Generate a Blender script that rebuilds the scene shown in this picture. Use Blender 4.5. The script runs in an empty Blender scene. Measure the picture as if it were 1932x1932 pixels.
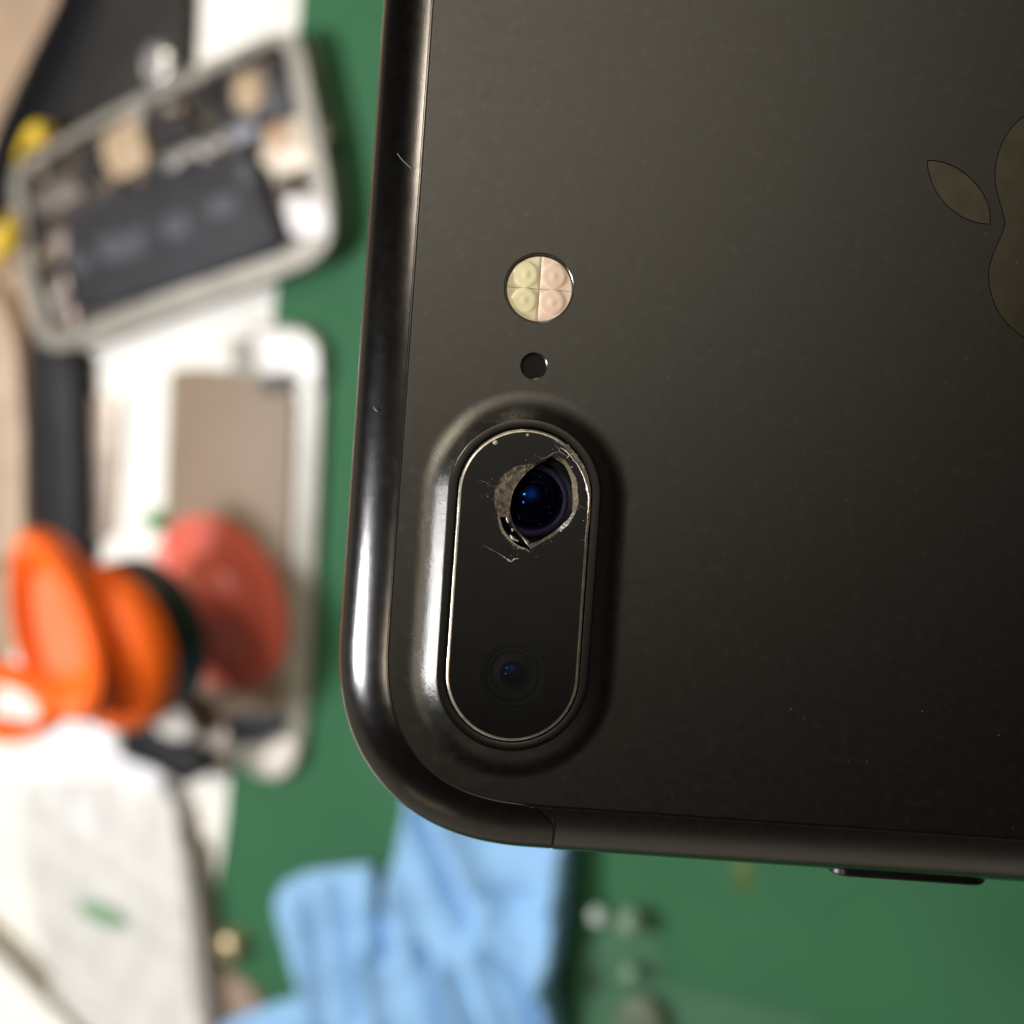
import bpy, bmesh, math, random
from mathutils import Vector, Matrix
random.seed(7)
S = bpy.context.scene
C = S.collection
S.unit_settings.scale_length = 0.01          # one unit is a centimetre
# ------------------------------------------------------------------ camera
F = 2007.0; TH = math.radians(30); PH = math.radians(-10); D = 26.5; DP = 7.0
n = Vector((-math.sin(TH)*math.cos(PH), math.sin(PH), math.cos(TH)*math.cos(PH)))   # bench normal seen from the camera
y = (Vector((0, 1, 0)) - n*n.y).normalized(); x = y.cross(n)
M = Matrix((x, y, n))                        # camera axes -> world
CAM = M @ Vector((0, 0, D))
cam = bpy.data.cameras.new('camera'); camo = bpy.data.objects.new('camera', cam); C.objects.link(camo)
camo.matrix_world = Matrix.Translation(CAM) @ M.to_4x4()
cam.sensor_width = 36; cam.lens = 36*F/1932; cam.clip_start = 0.1; cam.clip_end = 1000
cam.dof.use_dof = True; cam.dof.focus_distance = DP - 0.02; cam.dof.aperture_fstop = 0.172
S.camera = camo
# ------------------------------------------------------------------ room light
S.view_settings.view_transform = 'Standard'; S.view_settings.look = 'None'; S.view_settings.gamma = 1
S.view_settings.exposure = 0
W = bpy.data.worlds.new('World'); S.world = W; W.use_nodes = True
wn = W.node_tree; bg = wn.nodes['Background']
tc = wn.nodes.new('ShaderNodeTexCoord'); dt = wn.nodes.new('ShaderNodeVectorMath'); dt.operation = 'DOT_PRODUCT'
dt.inputs[1].default_value = (M @ Vector((-0.08, 0.42, 0.90))).normalized()
rp = wn.nodes.new('ShaderNodeValToRGB')
wn.links.new(tc.outputs['Generated'], dt.inputs[0]); mr = wn.nodes.new('ShaderNodeMapRange'); mr.inputs[1].default_value = -1; wn.links.new(dt.outputs['Value'], mr.inputs[0]); wn.links.new(mr.outputs[0], rp.inputs[0]); wn.links.new(rp.outputs[0], bg.inputs[0])
e = rp.color_ramp.elements
e[0].position = 0.0; e[0].color = (.33, .295, .24, 1)
e[1].position = 1.0; e[1].color = (1.75, 1.6, 1.34, 1)
for p, c in ((.34, (.33, .295, .24, 1)), (.48, (.07, .06, .05, 1)), (.60, (.042, .037, .032, 1)), (.82, (.012, .010, .008, 1)), (.90, (.070, .063, .052, 1)), (.965, (.42, .385, .32, 1))):
    q = e.new(p); q.color = c
bg.inputs[1].default_value = 1.0
PC = M @ Vector((0, 0, D-DP))                # middle of the phone back in view
def lamp(name, d, dist, sx, sy, power, col, target=None):
    l = bpy.data.lights.new(name, 'AREA'); l.shape = 'RECTANGLE'; l.size = sx; l.size_y = sy; l.energy = power; l.color = col
    o = bpy.data.objects.new(name, l); C.objects.link(o)
    o.location = PC + (M @ Vector(d)).normalized()*dist
    o.rotation_euler = ((o.location - (target or PC))).to_track_quat('Z', 'Y').to_euler()
    return o
lamp('bench_lamp', (-.98, -.12, .24), 55, 8, 11, 42000, (.93, .95, 1.0))
lamp('ceiling_lamp', (-.57, .42, .82), 120, 15, 13, 40000, (1.0, .90, .74))
lamp('second_ceiling_lamp', (-.62, -.15, .82), 120, 15, 12, 15000, (1.0, .88, .70))
lamp('rear_lamp', (-.15, 1, .02), 60, 16, 10, 5000, (1.0, .88, .68))
lamp('side_lamp', (-.5, -.95, .16), 80, 26, 8, 450, (1.0, .84, .62))
# ------------------------------------------------------------------ helpers
def tag(o, label=None, cat=None, group=None, kind=None):
    if label: o['label'] = label
    if cat: o['category'] = cat
    if group: o['group'] = group
    if kind: o['kind'] = kind
    return o
def empty(name, loc, label, cat, group=None):
    o = bpy.data.objects.new(name, None); C.objects.link(o); o.location = loc; o.empty_display_size = .5
    return tag(o, label, cat, group)
def mesh(name, vs, fs, mat, parent=None, smooth=True, org=None):
    me = bpy.data.meshes.new(name)
    if org is not None: vs = [Vector(v)-org for v in vs]
    me.from_pydata([tuple(v) for v in vs], [], fs); me.update()
    bm = bmesh.new(); bm.from_mesh(me); bmesh.ops.recalc_face_normals(bm, faces=bm.faces); bm.to_mesh(me); bm.free()
    if smooth:
        for p in me.polygons: p.use_smooth = True
        try: me.set_sharp_from_angle(angle=math.radians(38))
        except Exception: pass
    me.materials.append(mat)
    o = bpy.data.objects.new(name, me); C.objects.link(o)
    if parent: o.parent = parent
    return o
def sock(b, names, v):
    for k in names:
        if k in b.inputs: b.inputs[k].default_value = v; return
def mat(name, col, rough=.5, metal=0, var=.12, vs=3.0, bump=0, bs=40, trans=0, spec=None, coat=0, rvar=0, col2=None, emis=None, aniso=None, alpha=1):
    m = bpy.data.materials.new(name); m.use_nodes = True; t = m.node_tree; b = t.nodes['Principled BSDF']
    b.inputs['Roughness'].default_value = rough; b.inputs['Metallic'].default_value = metal
    sock(b, ['Transmission Weight'], trans)
    if alpha < 1: b.inputs['Alpha'].default_value = alpha
    if spec is not None: sock(b, ['Specular IOR Level'], spec)
    if coat: sock(b, ['Coat Weight'], coat)
    co = t.nodes.new('ShaderNodeTexCoord')
    nz = t.nodes.new('ShaderNodeTexNoise'); nz.inputs['Scale'].default_value = vs; nz.inputs['Detail'].default_value = 6
    t.links.new(co.outputs['Object'], nz.inputs['Vector'])
    mx = t.nodes.new('ShaderNodeMix'); mx.data_type = 'RGBA'
    c2 = col2 or tuple(min(1, c*(1+var)) for c in col)
    c1 = col if col2 else tuple(c*(1-var) for c in col)
    cr = t.nodes.new('ShaderNodeMapRange'); cr.inputs[1].default_value = .3; cr.inputs[2].default_value = .7
    t.links.new(nz.outputs['Fac'], cr.inputs[0]); t.links.new(cr.outputs[0], mx.inputs['Factor'])
    mx.inputs['A'].default_value = (*c1, 1); mx.inputs['B'].default_value = (*c2, 1)
    t.links.new(mx.outputs['Result'], b.inputs['Base Color'])
    if rvar:
        r = t.nodes.new('ShaderNodeMapRange'); r.inputs[1].default_value = .3; r.inputs[2].default_value = .7
        r.inputs[3].default_value = rough-rvar; r.inputs[4].default_value = rough+rvar
        t.links.new(nz.outputs['Fac'], r.inputs[0]); t.links.new(r.outputs[0], b.inputs['Roughness'])
    if bump:
        n2 = t.nodes.new('ShaderNodeTexNoise'); n2.inputs['Scale'].default_value = bs; n2.inputs['Detail'].default_value = 3
        if aniso:
            mp = t.nodes.new('ShaderNodeMapping'); mp.inputs['Scale'].default_value = aniso; mp.inputs['Rotation'].default_value = (0, 0, .55)
            t.links.new(co.outputs['Object'], mp.inputs[0]); t.links.new(mp.outputs[0], n2.inputs['Vector'])
        else: t.links.new(co.outputs['Object'], n2.inputs['Vector'])
        bp = t.nodes.new('ShaderNodeBump'); bp.inputs['Strength'].default_value = bump; bp.inputs['Distance'].default_value = .004
        t.links.new(n2.outputs['Fac'], bp.inputs['Height']); t.links.new(bp.outputs[0], b.inputs['Normal'])
    return m
def glass_mat(name, tint, fac, rough=.02, gloss=(1, 1, 1)):
    m = bpy.data.materials.new(name); m.use_nodes = True; t = m.node_tree
    for q in list(t.nodes): t.nodes.remove(q)
    o = t.nodes.new('ShaderNodeOutputMaterial'); a = t.nodes.new('ShaderNodeBsdfTransparent'); g = t.nodes.new('ShaderNodeBsdfGlossy'); mx = t.nodes.new('ShaderNodeMixShader')
    fr = t.nodes.new('ShaderNodeFresnel'); fr.inputs[0].default_value = 1.5
    ml = t.nodes.new('ShaderNodeMath'); ml.operation = 'MULTIPLY'; ml.inputs[1].default_value = fac
    a.inputs[0].default_value = (*tint, 1); g.inputs['Roughness'].default_value = rough; g.inputs[0].default_value = (*gloss, 1)
    t.links.new(fr.outputs[0], ml.inputs[0]); t.links.new(ml.outputs[0], mx.inputs[0]); t.links.new(a.outputs[0], mx.inputs[1]); t.links.new(g.outputs[0], mx.inputs[2]); t.links.new(mx.outputs[0], o.inputs[0])
    return m
def fill(loops, z=0):
    bm = bmesh.new(); es = []
    for lp in loops:
        v = [bm.verts.new((p[0], p[1], 0)) for p in lp]
        for i in range(len(v)): es.append(bm.edges.new((v[i], v[(i+1) % len(v)])))
    bmesh.ops.triangle_fill(bm, edges=es, use_beauty=True, use_dissolve=False)
    bm.verts.index_update()
    vs = [(v.co.x, v.co.y, z) for v in bm.verts]; fs = [[v.index for v in f.verts] for f in bm.faces]
    bm.free(); return vs, fs
def rings(name, rgs, m, parent, cap0=False, cap1=False, closed=True, org=None, smooth=True):
    N = len(rgs[0]); vs = [p for r in rgs for p in r]; fs = []
    for i in range(len(rgs)-1):
        for j in range(N if closed else N-1):
            k = (j+1) % N; fs.append([i*N+j, i*N+k, (i+1)*N+k, (i+1)*N+j])
    if cap0: fs.append(list(range(N)))
    if cap1: fs.append([(len(rgs)-1)*N+j for j in range(N)])
    return mesh(name, vs, fs, m, parent, smooth, org)
def lathe(name, prof, m, parent, c=(0, 0, 0), N=48, R=None, cap0=False, cap1=False):
    c = Vector(c); rg = []
    for r, z in prof:
        l = []
        for i in range(N):
            a = 2*math.pi*i/N; v = Vector((r*math.cos(a), r*math.sin(a), z))
            if R: v = R @ v
            l.append(v+c)
        rg.append(l)
    return rings(name, rg, m, parent, cap0, cap1)
def tube(name, pts, r, m, parent=None, N=8, org=None):
    P = [Vector(p) for p in pts]; rg = []
    for i, p in enumerate(P):
        t = (P[min(i+1, len(P)-1)]-P[max(i-1, 0)]).normalized()
        u = t.cross(Vector((.13, .21, 1))).normalized(); w = t.cross(u)
        rr = r[i] if isinstance(r, (list, tuple)) else r
        rg.append([p+(u*math.cos(a)+w*math.sin(a))*rr for a in [2*math.pi*k/N for k in range(N)]])
    return rings(name, rg, m, parent, True, True, org=org)
def catmull(P, k=8, closed=False):
    P = [Vector(p) for p in P]; out = []; n_ = len(P)
    rng = range(n_ if closed else n_-1)
    for i in rng:
        g = (lambda j: P[j % n_]) if closed else (lambda j: P[max(0, min(n_-1, j))])
        a, b, c, d = g(i-1), g(i), g(i+1), g(i+2)
        for s in range(k):
            t = s/k; out.append(.5*((2*b)+(c-a)*t+(2*a-5*b+4*c-d)*t*t+(3*b-a-3*c+d)*t**3))
    if not closed: out.append(P[-1])
    return out
def B(px, py, h=0):                           # where the sight line of a photo point meets the bench at height h
    d = M @ Vector(((px-966)/F, (966-py)/F, -1)); s = (h-CAM.z)/d.z
    return CAM + d*s
def slab(name, poly, z0, z1, m, parent, org, bev=.05, rnd=0, smooth=True):   # poly: world xy; thick plate with softened upper edge
    if rnd: poly = [tuple(v) for v in catmull([(p[0], p[1], 0) for p in poly], rnd, True)]
    P = [Vector((p[0], p[1], 0)) for p in poly]
    area = sum(P[i].x*P[(i+1) % len(P)].y-P[(i+1) % len(P)].x*P[i].y for i in range(len(P)))
    if area < 0: P.reverse()
    n_ = len(P); nr = []
    for i in range(n_):
        t = (P[(i+1) % n_]-P[i-1]); t = t.normalized() if t.length > 1e-9 else Vector((1, 0, 0)); nr.append(Vector((t.y, -t.x, 0)))
    def off(d, z): return [P[i]-nr[i]*d+Vector((0, 0, z)) for i in range(n_)]
    rg = [off(0, z0), off(0, z1-bev), off(bev*.3, z1-bev*.3), off(bev, z1)]
    N = n_; vs = [p for r in rg for p in r]; fs = []
    for i in range(3):
        for j in range(N):
            k = (j+1) % N; fs.append([i*N+j, i*N+k, (i+1)*N+k, (i+1)*N+j])
    tv, tf = fill([off(bev, z1)], z1)
    fs += [[(3*N+q) for q in f] for f in tf]
    fs.append(list(range(N)))
    return mesh(name, vs, fs, m, parent, smooth, org)
def pslab(name, px, h0, h1, m, parent=None, org=None, bev=.05, rnd=0):       # the same from photo points, traced at the top height
    w = [B(a, b, h1) for a, b in px]
    top = org is None
    if top: org = Vector((sum(p.x for p in w)/len(w), sum(p.y for p in w)/len(w), h0))
    o = slab(name, [(p.x, p.y) for p in w], h0, h1, m, parent, org, bev, rnd)
    if top: o.location = org
    return o
# ------------------------------------------------------------------ materials
black_back = mat('matte_black_anodised', (.093, .090, .082), .26, 1, .08, 16, .42, 150, rvar=.018)
black_side = mat('satin_black_side', (.14, .135, .13), .20, 1, .08, 30, .12, 60, rvar=.03, aniso=(1, 9, 1))
band_m = mat('black_polymer_band', (.098, .094, .09), .17, 1, .08, 12, .08, 60, rvar=.01, aniso=(1, 8, 1))
seam_m = mat('dark_seam', (.004, .004, .004), .6)
ring_m = mat('dark_polished_ring', (.065, .062, .06), .22, 1, .1, 40, .1, 90)
rim_m = mat('bright_glass_bevel', (.50, .45, .37), .24, .75, .3, 25, .2, 60)
glass_m = mat('black_printed_glass', (.0035, .0035, .0035), .035, 0, .3, 8, spec=.55)
clear_m = glass_mat('clear_lens_window', (.72, .76, .82), 1.0, .02)
logo_m = mat('polished_black_inlay', (.165, .145, .108), .13, 1, .12, 6, .05, 60)
hole_m = mat('black_cavity', (.003, .003, .003), .7)
mesh_m = mat('black_mesh_wire', (.022, .022, .022), .5, .8)
# ================================================================== the setting
bench_m = mat('tan_bench_board', (.40, .28, .185), .55, 0, .12, .6, .2, 6)
mat_m = mat('green_rubber_mat', (.032, .118, .053), .68, 0, .06, .25, .25, 30, rvar=.04, spec=.15, col2=(.039, .134, .061))
def rect(x0, y0, x1, y1): return [(x0, y0), (x1, y0), (x1, y1), (x0, y1)]
bench = slab('bench_surface', rect(-90, -80, 60, 80), -3, -.25, bench_m, None, Vector((0, 0, -3)), .1); bench.location = (0, 0, -3); bench['kind'] = 'structure'
a, b = B(140, -100), B(40, 2050)
wm = slab('work_mat', [(a.x, 60), (a.x, a.y), (b.x, b.y), (b.x, -60), (45, -60), (45, 60)], -.25, 0, mat_m, None, Vector((0, 0, -.25)), .05)
wm.location = (0, 0, -.25); tag(wm, 'smooth green rubber mat covering the bench under everything', 'work mat')
# stain on the mat is a flat mark
st = pslab('stain', [(1385, 1625), (1405, 1620), (1420, 1640), (1422, 1672), (1404, 1684), (1388, 1665)], 0, .004, mat('olive_stain', (.075, .12, .03), .5), wm, Vector((0, 0, -.25)), .001, 3)
# ================================================================== clutter on the bench
white_paper = mat('white_paper', (.86, .83, .76), .85, 0, .03, .5, .2, 8)
sheet = pslab('paper_sheet', [(365, -160), (580, -160), (567, 0), (541, 300), (515, 600), (470, 1000), (436, 1400), (427, 1540), (399, 1732), (380, 1850), (370, 2100), (-150, 2100), (-80, 1500), (100, 1040), (140, 640), (150, 500), (360, 300)], .005, .03, white_paper, bev=.005)
tag(sheet, 'long overexposed white paper lying under the dismantled devices on the green mat', 'paper')
card = pslab('white_card', [(-120, 1700), (0, 1815), (124, 1936), (300, 2150), (-120, 2150)], 1.3, 1.42, mat('white_card_stock', (.88, .85, .78), .7), bev=.03)
tag(card, 'overexposed white card corner cutting across the lower left of the photo', 'card')
# --- black device beneath the opened phone
dv = B(230, 100, .5); dark = empty('black_tablet', (dv.x, dv.y, .03), 'dark charcoal flat device under the opened silver phone, with a pale ring on it', 'tablet')
O = Vector((dv.x, dv.y, .03))
pslab('body', [(160, -160), (100, 10), (52, 105), (-12, 245), (-60, 400), (60, 460), (300, 380), (338, 250), (352, 60), (357, -160)], .03, .42, mat('charcoal_plastic', (.024, .021, .018), .6, 0, .3, .5, spec=.2), dark, O, .12)
pslab('border', [(165, -150), (112, 10), (66, 110), (10, 235), (-40, 390), (0, 420), (70, 300), (138, 150), (186, 20), (205, -150)], .42, .47, mat('black_border', (.003, .003, .004), .5, spec=.15), dark, O, .02)
cring = B(288, 118, .75)
lathe('metal_ring', [(.26, .40), (.50, .40), (.56, .50), (.50, .66), (.38, .72), (.28, .64), (.26, .5)], mat('pale_ring_metal', (.75, .73, .72), .3, .8), dark, Vector((cring.x, cring.y, .0))-Vector((O.x, O.y, .03)), 32)
lathe('ring_centre', [(.0001, .60), (.2, .60), (.27, .52)], mat('ring_centre_plastic', (.30, .28, .28), .3), dark, Vector((cring.x, cring.y, 0))-Vector((O.x, O.y, .03)), 24)
# --- opened phone
c1 = lambda L: [(p*.3472, q*.3472) for p, q in L]
ph = B(320, 340, .6); O = Vector((ph.x, ph.y, .30)); H0 = .38
op = empty('opened_phone', O, 'opened silver phone tilted on the paper with its dark battery showing', 'opened phone')
silver = mat('dull_silver_frame', (.29, .265, .22), .5, .5, .2, 1.2)
out = c1([(160, 850), (80, 920), (58, 1010), (75, 1200), (120, 1500), (165, 1750), (215, 1860), (310, 1900), (460, 1870), (900, 1700), (1500, 1500), (1690, 1420), (1775, 1330), (1800, 1210), (1775, 950), (1700, 550), (1640, 270), (1590, 190), (1490, 180), (1350, 235), (900, 440), (500, 655), (250, 795)])
inn = c1([(230, 890), (150, 930), (125, 1000), (140, 1190), (190, 1500), (245, 1720), (290, 1800), (370, 1800), (560, 1730), (900, 1590), (1480, 1395), (1640, 1320), (1700, 1200), (1680, 950), (1610, 600), (1560, 330), (1530, 260), (1480, 240), (1330, 310), (900, 520), (520, 700), (300, 820)])
def px2w(L, h): return [B(p, q, h) for p, q in L]
def frame_ring(name, outp, innp, h0, h1, m, parent, org, k=4):
    o_ = catmull([(p[0], p[1], 0) for p in outp], k, True); i_ = catmull([(p[0], p[1], 0) for p in innp], k, True)
    oo = [B(p.x, p.y, h1) for p in o_]; ii = [B(p.x, p.y, h1) for p in i_]
    fl, ff = fill([[(v.x, v.y) for v in oo], [(v.x, v.y) for v in ii]], h1)
    vs = list(fl); fs = list(ff)
    for lp in (oo, ii):
        b0 = len(vs); N = len(lp)
        vs += [(v.x, v.y, h1) for v in lp]+[(v.x, v.y, h0) for v in lp]
        fs += [[b0+j, b0+(j+1) % N, b0+N+(j+1) % N, b0+N+j] for j in range(N)]
    ob = mesh(name, vs, fs, m, parent, False, org); 
    return ob
frame_ring('frame', out, inn, .30, 1.0, silver, op, O)
pslab('tray', out, .30, .55, mat('grey_brown_tray', (.10, .082, .064), .5, .4, .35, 1.5), op, O, .02, 3)
bat = pslab('battery', c1([(352, 1170), (560, 1060), (780, 965), (1040, 880), (1330, 800), (1390, 940), (1440, 1090), (1525, 1310), (1440, 1385), (1100, 1500), (700, 1630), (430, 1712), (375, 1500), (345, 1290)]), .55, .95, mat('dark_battery_wrap', (.034, .033, .036), .6, 0, .25, 1, spec=.2), op, O, .08)
lp_ = mat('faded_grey_print', (.062, .062, .072), .6, 0, .4, 1.5)
for L in ([(375, 1390), (480, 1370), (490, 1470), (385, 1480)], [(520, 1290), (780, 1240), (790, 1370), (550, 1430)], [(880, 1180), (1020, 1150), (1030, 1270), (890, 1300)], [(1120, 1080), (1270, 1040), (1290, 1150), (1140, 1190)], [(1280, 880), (1350, 860), (1380, 980), (1310, 1010)]):
    pslab('label_print', c1(L), .95-.30+.30, .955, lp_, bat, O, .001)
gold = mat('gold_shield', (.46, .33, .20), .6, .1, .2, 1.5); darkchip = mat('dark_chip', (.030, .028, .028), .6, spec=.2)
pslab('camera_surround', c1([(1145, 430), (1300, 330), (1500, 255), (1540, 380), (1560, 560), (1450, 660), (1200, 720), (1160, 600)]), .55, .80, mat('black_bracket', (.012, .011, .012), .5), op, O, .03)
q = B(465, 172, .95)
lathe('vibration_motor', [(.66, .60), (.64, .90), (.55, .96), (.50, .90)], mat('grey_motor_rim', (.30, .27, .25), .35, .7), op, Vector((q.x, q.y, 0))-Vector((O.x, O.y, .30)), 32)
lathe('motor_cap', [(.54, .88), (.40, .98), (.001, 1.0)], gold, op, Vector((q.x, q.y, 0))-Vector((O.x, O.y, .30)), 32)
pslab('shield_plate', c1([(550, 740), (735, 610), (770, 740), (805, 900), (610, 985), (560, 860)]), .55, .88, gold, op, O, .04)
pslab('chip', c1([(800, 640), (930, 540), (1000, 620), (1080, 720), (850, 830), (810, 740)]), .55, .85, darkchip, op, O, .03)
pslab('chip', c1([(415, 800), (520, 775), (548, 975), (440, 1005)]), .55, .85, darkchip, op, O, .03)
pslab('circuit_board', c1([(150, 960), (400, 880), (420, 1000), (460, 1080), (190, 1200)]), .55, .75, mat('brown_board', (.13, .10, .08), .5, .2, .5, 2.5), op, O, .03)
pslab('flex_cable', c1([(850, 860), (1150, 740), (1190, 800), (870, 930)]), .56, .80, mat('grey_flex', (.16, .15, .14), .4), op, O, .02)
pslab('connector', c1([(1190, 720), (1370, 650), (1400, 720), (1250, 800)]), .6, .95, mat('steel_connector', (.24, .24, .27), .5, .2), op, O, .03)
pslab('charging_port', c1([(1440, 690), (1640, 625), (1660, 740), (1700, 890), (1510, 965), (1410, 880)]), .6, 1.04, mat('cream_port_block', (.62, .52, .40), .45, .1, .25, 2), op, O, .08)
pslab('port_rivet', c1([(1455, 690), (1530, 665), (1545, 790), (1480, 810)]), 1.04, 1.10, mat('copper_flex', (.50, .27, .13), .45), op, O, .02)
pslab('port_lip', c1([(1700, 660), (1750, 665), (1775, 740), (1760, 800), (1715, 800)]), .45, .9, silver, op, O, .05)
pslab('speaker_cover', c1([(1545, 1080), (1640, 1060), (1750, 1090), (1785, 1230), (1690, 1290), (1570, 1260)]), .6, 1.06, mat('white_speaker_cover', (.82, .78, .78), .4), op, O, .10, 2)
for L in ([(230, 1225), (350, 1255), (345, 1400), (245, 1425)], [(240, 1480), (350, 1470), (370, 1590), (270, 1600)], [(280, 1640), (400, 1650), (415, 1760), (300, 1790)]):
    pslab('bracket', c1(L), .55, .82, mat('brown_grey_bracket', (.24, .185, .15), .4, .5), op, O, .04)
random.seed(5)
cmats = [darkchip, gold, mat('pale_solder', (.45, .42, .38), .5), mat('brown_component', (.16, .10, .06), .5), mat('black_component', (.012, .012, .014), .5)]
for (ax, ay, bx_, by_, nn_) in ((150, 980, 430, 860, 7), (700, 660, 1100, 520, 8), (560, 1010, 1250, 760, 12), (200, 1180, 330, 1760, 11), (1480, 980, 1640, 1050, 5), (1180, 430, 1520, 300, 5)):
    for k in range(nn_):
        t = (k+random.random()*.8)/nn_; X = ax+(bx_-ax)*t+random.uniform(-22, 22); Y = ay+(by_-ay)*t+random.uniform(-26, 26); w_ = random.uniform(12, 32); h_ = random.uniform(12, 30)
        pslab('component', c1([(X-w_, Y-h_+8), (X+w_, Y-h_-8), (X+w_+4, Y+h_-8), (X-w_+4, Y+h_+8)]), .56, .90+random.uniform(0, .08), random.choice(cmats), op, O, .02)
# --- yellow cable
yc = [B(p, q, h) for p, q, h in ((112, 268, .3), (84, 250, 1.1), (40, 285, .9), (30, 345, .2), (20, 395, .2), (18, 440, 1.2), (-14, 490, .9), (-60, 520, .4))]
o = tube('yellow_cable', catmull(yc, 6), [.08+.27*math.exp(-((i-7)/3)**2)+.34*math.exp(-((i-31)/4)**2) for i in range(len(catmull(yc, 6)))], mat('yellow_rubber', (.75, .50, .02), .45), None, 12, org=yc[0]); o.location = yc[0]
tag(o, 'bright yellow cable curling past the left end of the opened phone', 'cable')
# --- black strip, metal strip
o = pslab('tool_grip', [(50, 610), (90, 650), (134, 676), (142, 818), (148, 990), (140, 1090), (60, 1090), (49, 957), (47, 783)], .03, .9, mat('black_grip', (.012, .011, .012), .55, 0, .3, 2, spec=.25), bev=.18)
tag(o, 'long matte black grip lying on the paper, above the orange puller handle', 'tool grip')
o = pslab('metal_bracket', [(150, 749), (219, 752), (216, 860), (207, 1012), (150, 1030)], .03, .30, mat('warm_grey_metal', (.36, .29, .23), .4, .5, .25, 1.2), bev=.05)
tag(o, 'short tan metal bracket on the paper beside the black grip', 'bracket')
o = pslab('wooden_stick', [(-60, 520), (0, 560), (30, 660), (42, 820), (40, 1050), (-60, 1080)], -.2, .35, mat('pale_wood', (.46, .34, .235), .55, 0, .2, 1.0), bev=.12)
tag(o, 'pale tan block at the left edge, left of the black grip', 'block')
# --- screen assembly
sc = B(450, 1050, .3); O = Vector((sc.x, sc.y, .05))
sa = empty('screen_assembly', O, 'removed silver screen backing plate lying upright in the photo, under the red suction cup', 'screen')
rimw = mat('white_screen_rim', (.31, .295, .24), .4, .1, .15, .8)
pslab('rim', [(470, 614), (540, 611), (580, 622), (602, 646), (608, 690), (603, 850), (594, 1050), (584, 1250), (571, 1400), (560, 1448), (524, 1474), (480, 1468), (440, 1430), (330, 1400), (318, 1250), (306, 1000), (318, 705), (400, 700), (460, 702)], .05, .30, rimw, sa, O, .08)
pslab('steel_plate', [(326, 697), (380, 697), (440, 712), (540, 722), (556, 760), (548, 950), (538, 1150), (530, 1335), (500, 1380), (420, 1400), (330, 1380), (306, 1250), (312, 1000), (318, 850)], .30, .42, mat('brushed_steel_plate', (.25, .18, .12), .6, 0, .06, .5), sa, O, .03)
pslab('top_tab', [(478, 622), (570, 624), (598, 655), (602, 720), (585, 735), (560, 712), (486, 700)], .30, .5, mat('white_tab', (.88, .86, .82), .4), sa, O, .08)
pslab('plate_flap', [(426, 640), (468, 636), (470, 690), (436, 700)], .30, .38, mat('grey_flap', (.33, .31, .26), .5), sa, O, .02)
pslab('dark_clip', [(486, 712), (540, 700), (552, 728), (518, 745), (492, 738)], .42, .55, mat('brown_black_clip', (.08, .065, .05), .5), sa, O, .03)
pslab('connector_block', [(424, 1352), (470, 1346), (528, 1350), (524, 1384), (486, 1402), (440, 1410), (424, 1385)], .42, .62, mat('black_connector', (.010, .010, .012), .4), sa, O, .04)
pslab('corner_tab', [(504, 1408), (545, 1395), (560, 1420), (540, 1460), (505, 1465), (490, 1440)], .30, .50, mat('white_corner_tab', (.66, .61, .54), .4), sa, O, .08, 2)
# --- green pin
gp = B(284, 985, .6)
o = lathe('green_pin', [(.001, 0), (.30, 0), (.30, .5), (.22, .62), (.001, .66)], mat('green_plastic', (.02, .30, .04), .4), None, (0, 0, 0), 24); o.location = (gp.x, gp.y, .03)
tag(o, 'small green plastic pin on the paper beside the red suction cup', 'pin')
# --- suction puller
sp = B(410, 1140, .45); base = Vector((sp.x, sp.y, .43))
su = empty('suction_puller', base, 'orange handled suction puller with black collar and red translucent cup', 'suction cup')
redm = mat('translucent_red_rubber', (.80, .10, .05), .3, 0, .12, .5, trans=.0, spec=.6)
t_ = redm.node_tree; b_ = t_.nodes['Principled BSDF']; b_.inputs['Alpha'].default_value = .68
t_.links.remove(b_.inputs['Base Color'].links[0]); b_.inputs['Base Color'].default_value = (.97, .17, .11, 1)
AX = Matrix.Rotation(math.radians(3), 3, 'X')
lathe('cup', [(2.75, .02), (2.72, .10), (2.5, .17), (2.0, .23), (1.6, .30), (1.25, .48), (.95, 1.0), (.8, 2.4)], redm, su, (0, 0, 0), 64, AX)
lathe('collar', [(.75, 2.2), (1.7, 2.35), (2.15, 2.6), (2.2, 3.1), (2.0, 3.5), (.8, 3.6)], mat('black_collar', (.012, .010, .010), .4), su, (0, 0, 0), 48, AX)
orm = mat('orange_plastic', (.97, .135, .008), .5, 0, .10, .6, spec=.25)
lathe('flange', [(.7, 3.5), (2.0, 3.6), (2.3, 3.8), (2.3, 4.1), (2.05, 4.5), (1.5, 4.8), (.9, 4.95), (.001, 5.0)], orm, su, (0, 0, 0), 64, AX)
# the upright dished grip and the finger ring beside it
e1 = (B(78, 985, 6)-B(215, 1350, 6)); e1.z = 0; e1.normalize(); e3 = Vector((e1.y, -e1.x, 0)); ez = Vector((0, 0, 1)); tl = math.radians(14)
vw = (CAM-B(118, 1175, 5.6)).normalized(); ld = (M @ Vector((-.98, -.12, .24))).normalized(); e3 = (vw*.8+ld*.6).normalized(); ea = (e1-e3*e1.dot(e3)).normalized(); eb = e3.cross(ea); gc = B(118, 1175, 5.6)-base
rg = []
for k_, t_ in ((.001, -.12), (.45, -.14), (.62, -.20), (.72, -.42), (.84, -.52), (.95, -.42), (1.0, 0), (.95, .42), (.84, .52), (.72, .42), (.62, .20), (.45, .14), (.001, .12)):
    rg.append([gc+ea*(2.6*k_*math.cos(a))+eb*(1.25*k_*math.sin(a)*(1-.22*math.cos(a)))+e3*t_ for a in [2*math.pi*q_/40 for q_ in range(40)]])
rings('finger_grip', rg, orm, su)
fr = B(0, 1322, 5.2)-base; rg = []
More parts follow.
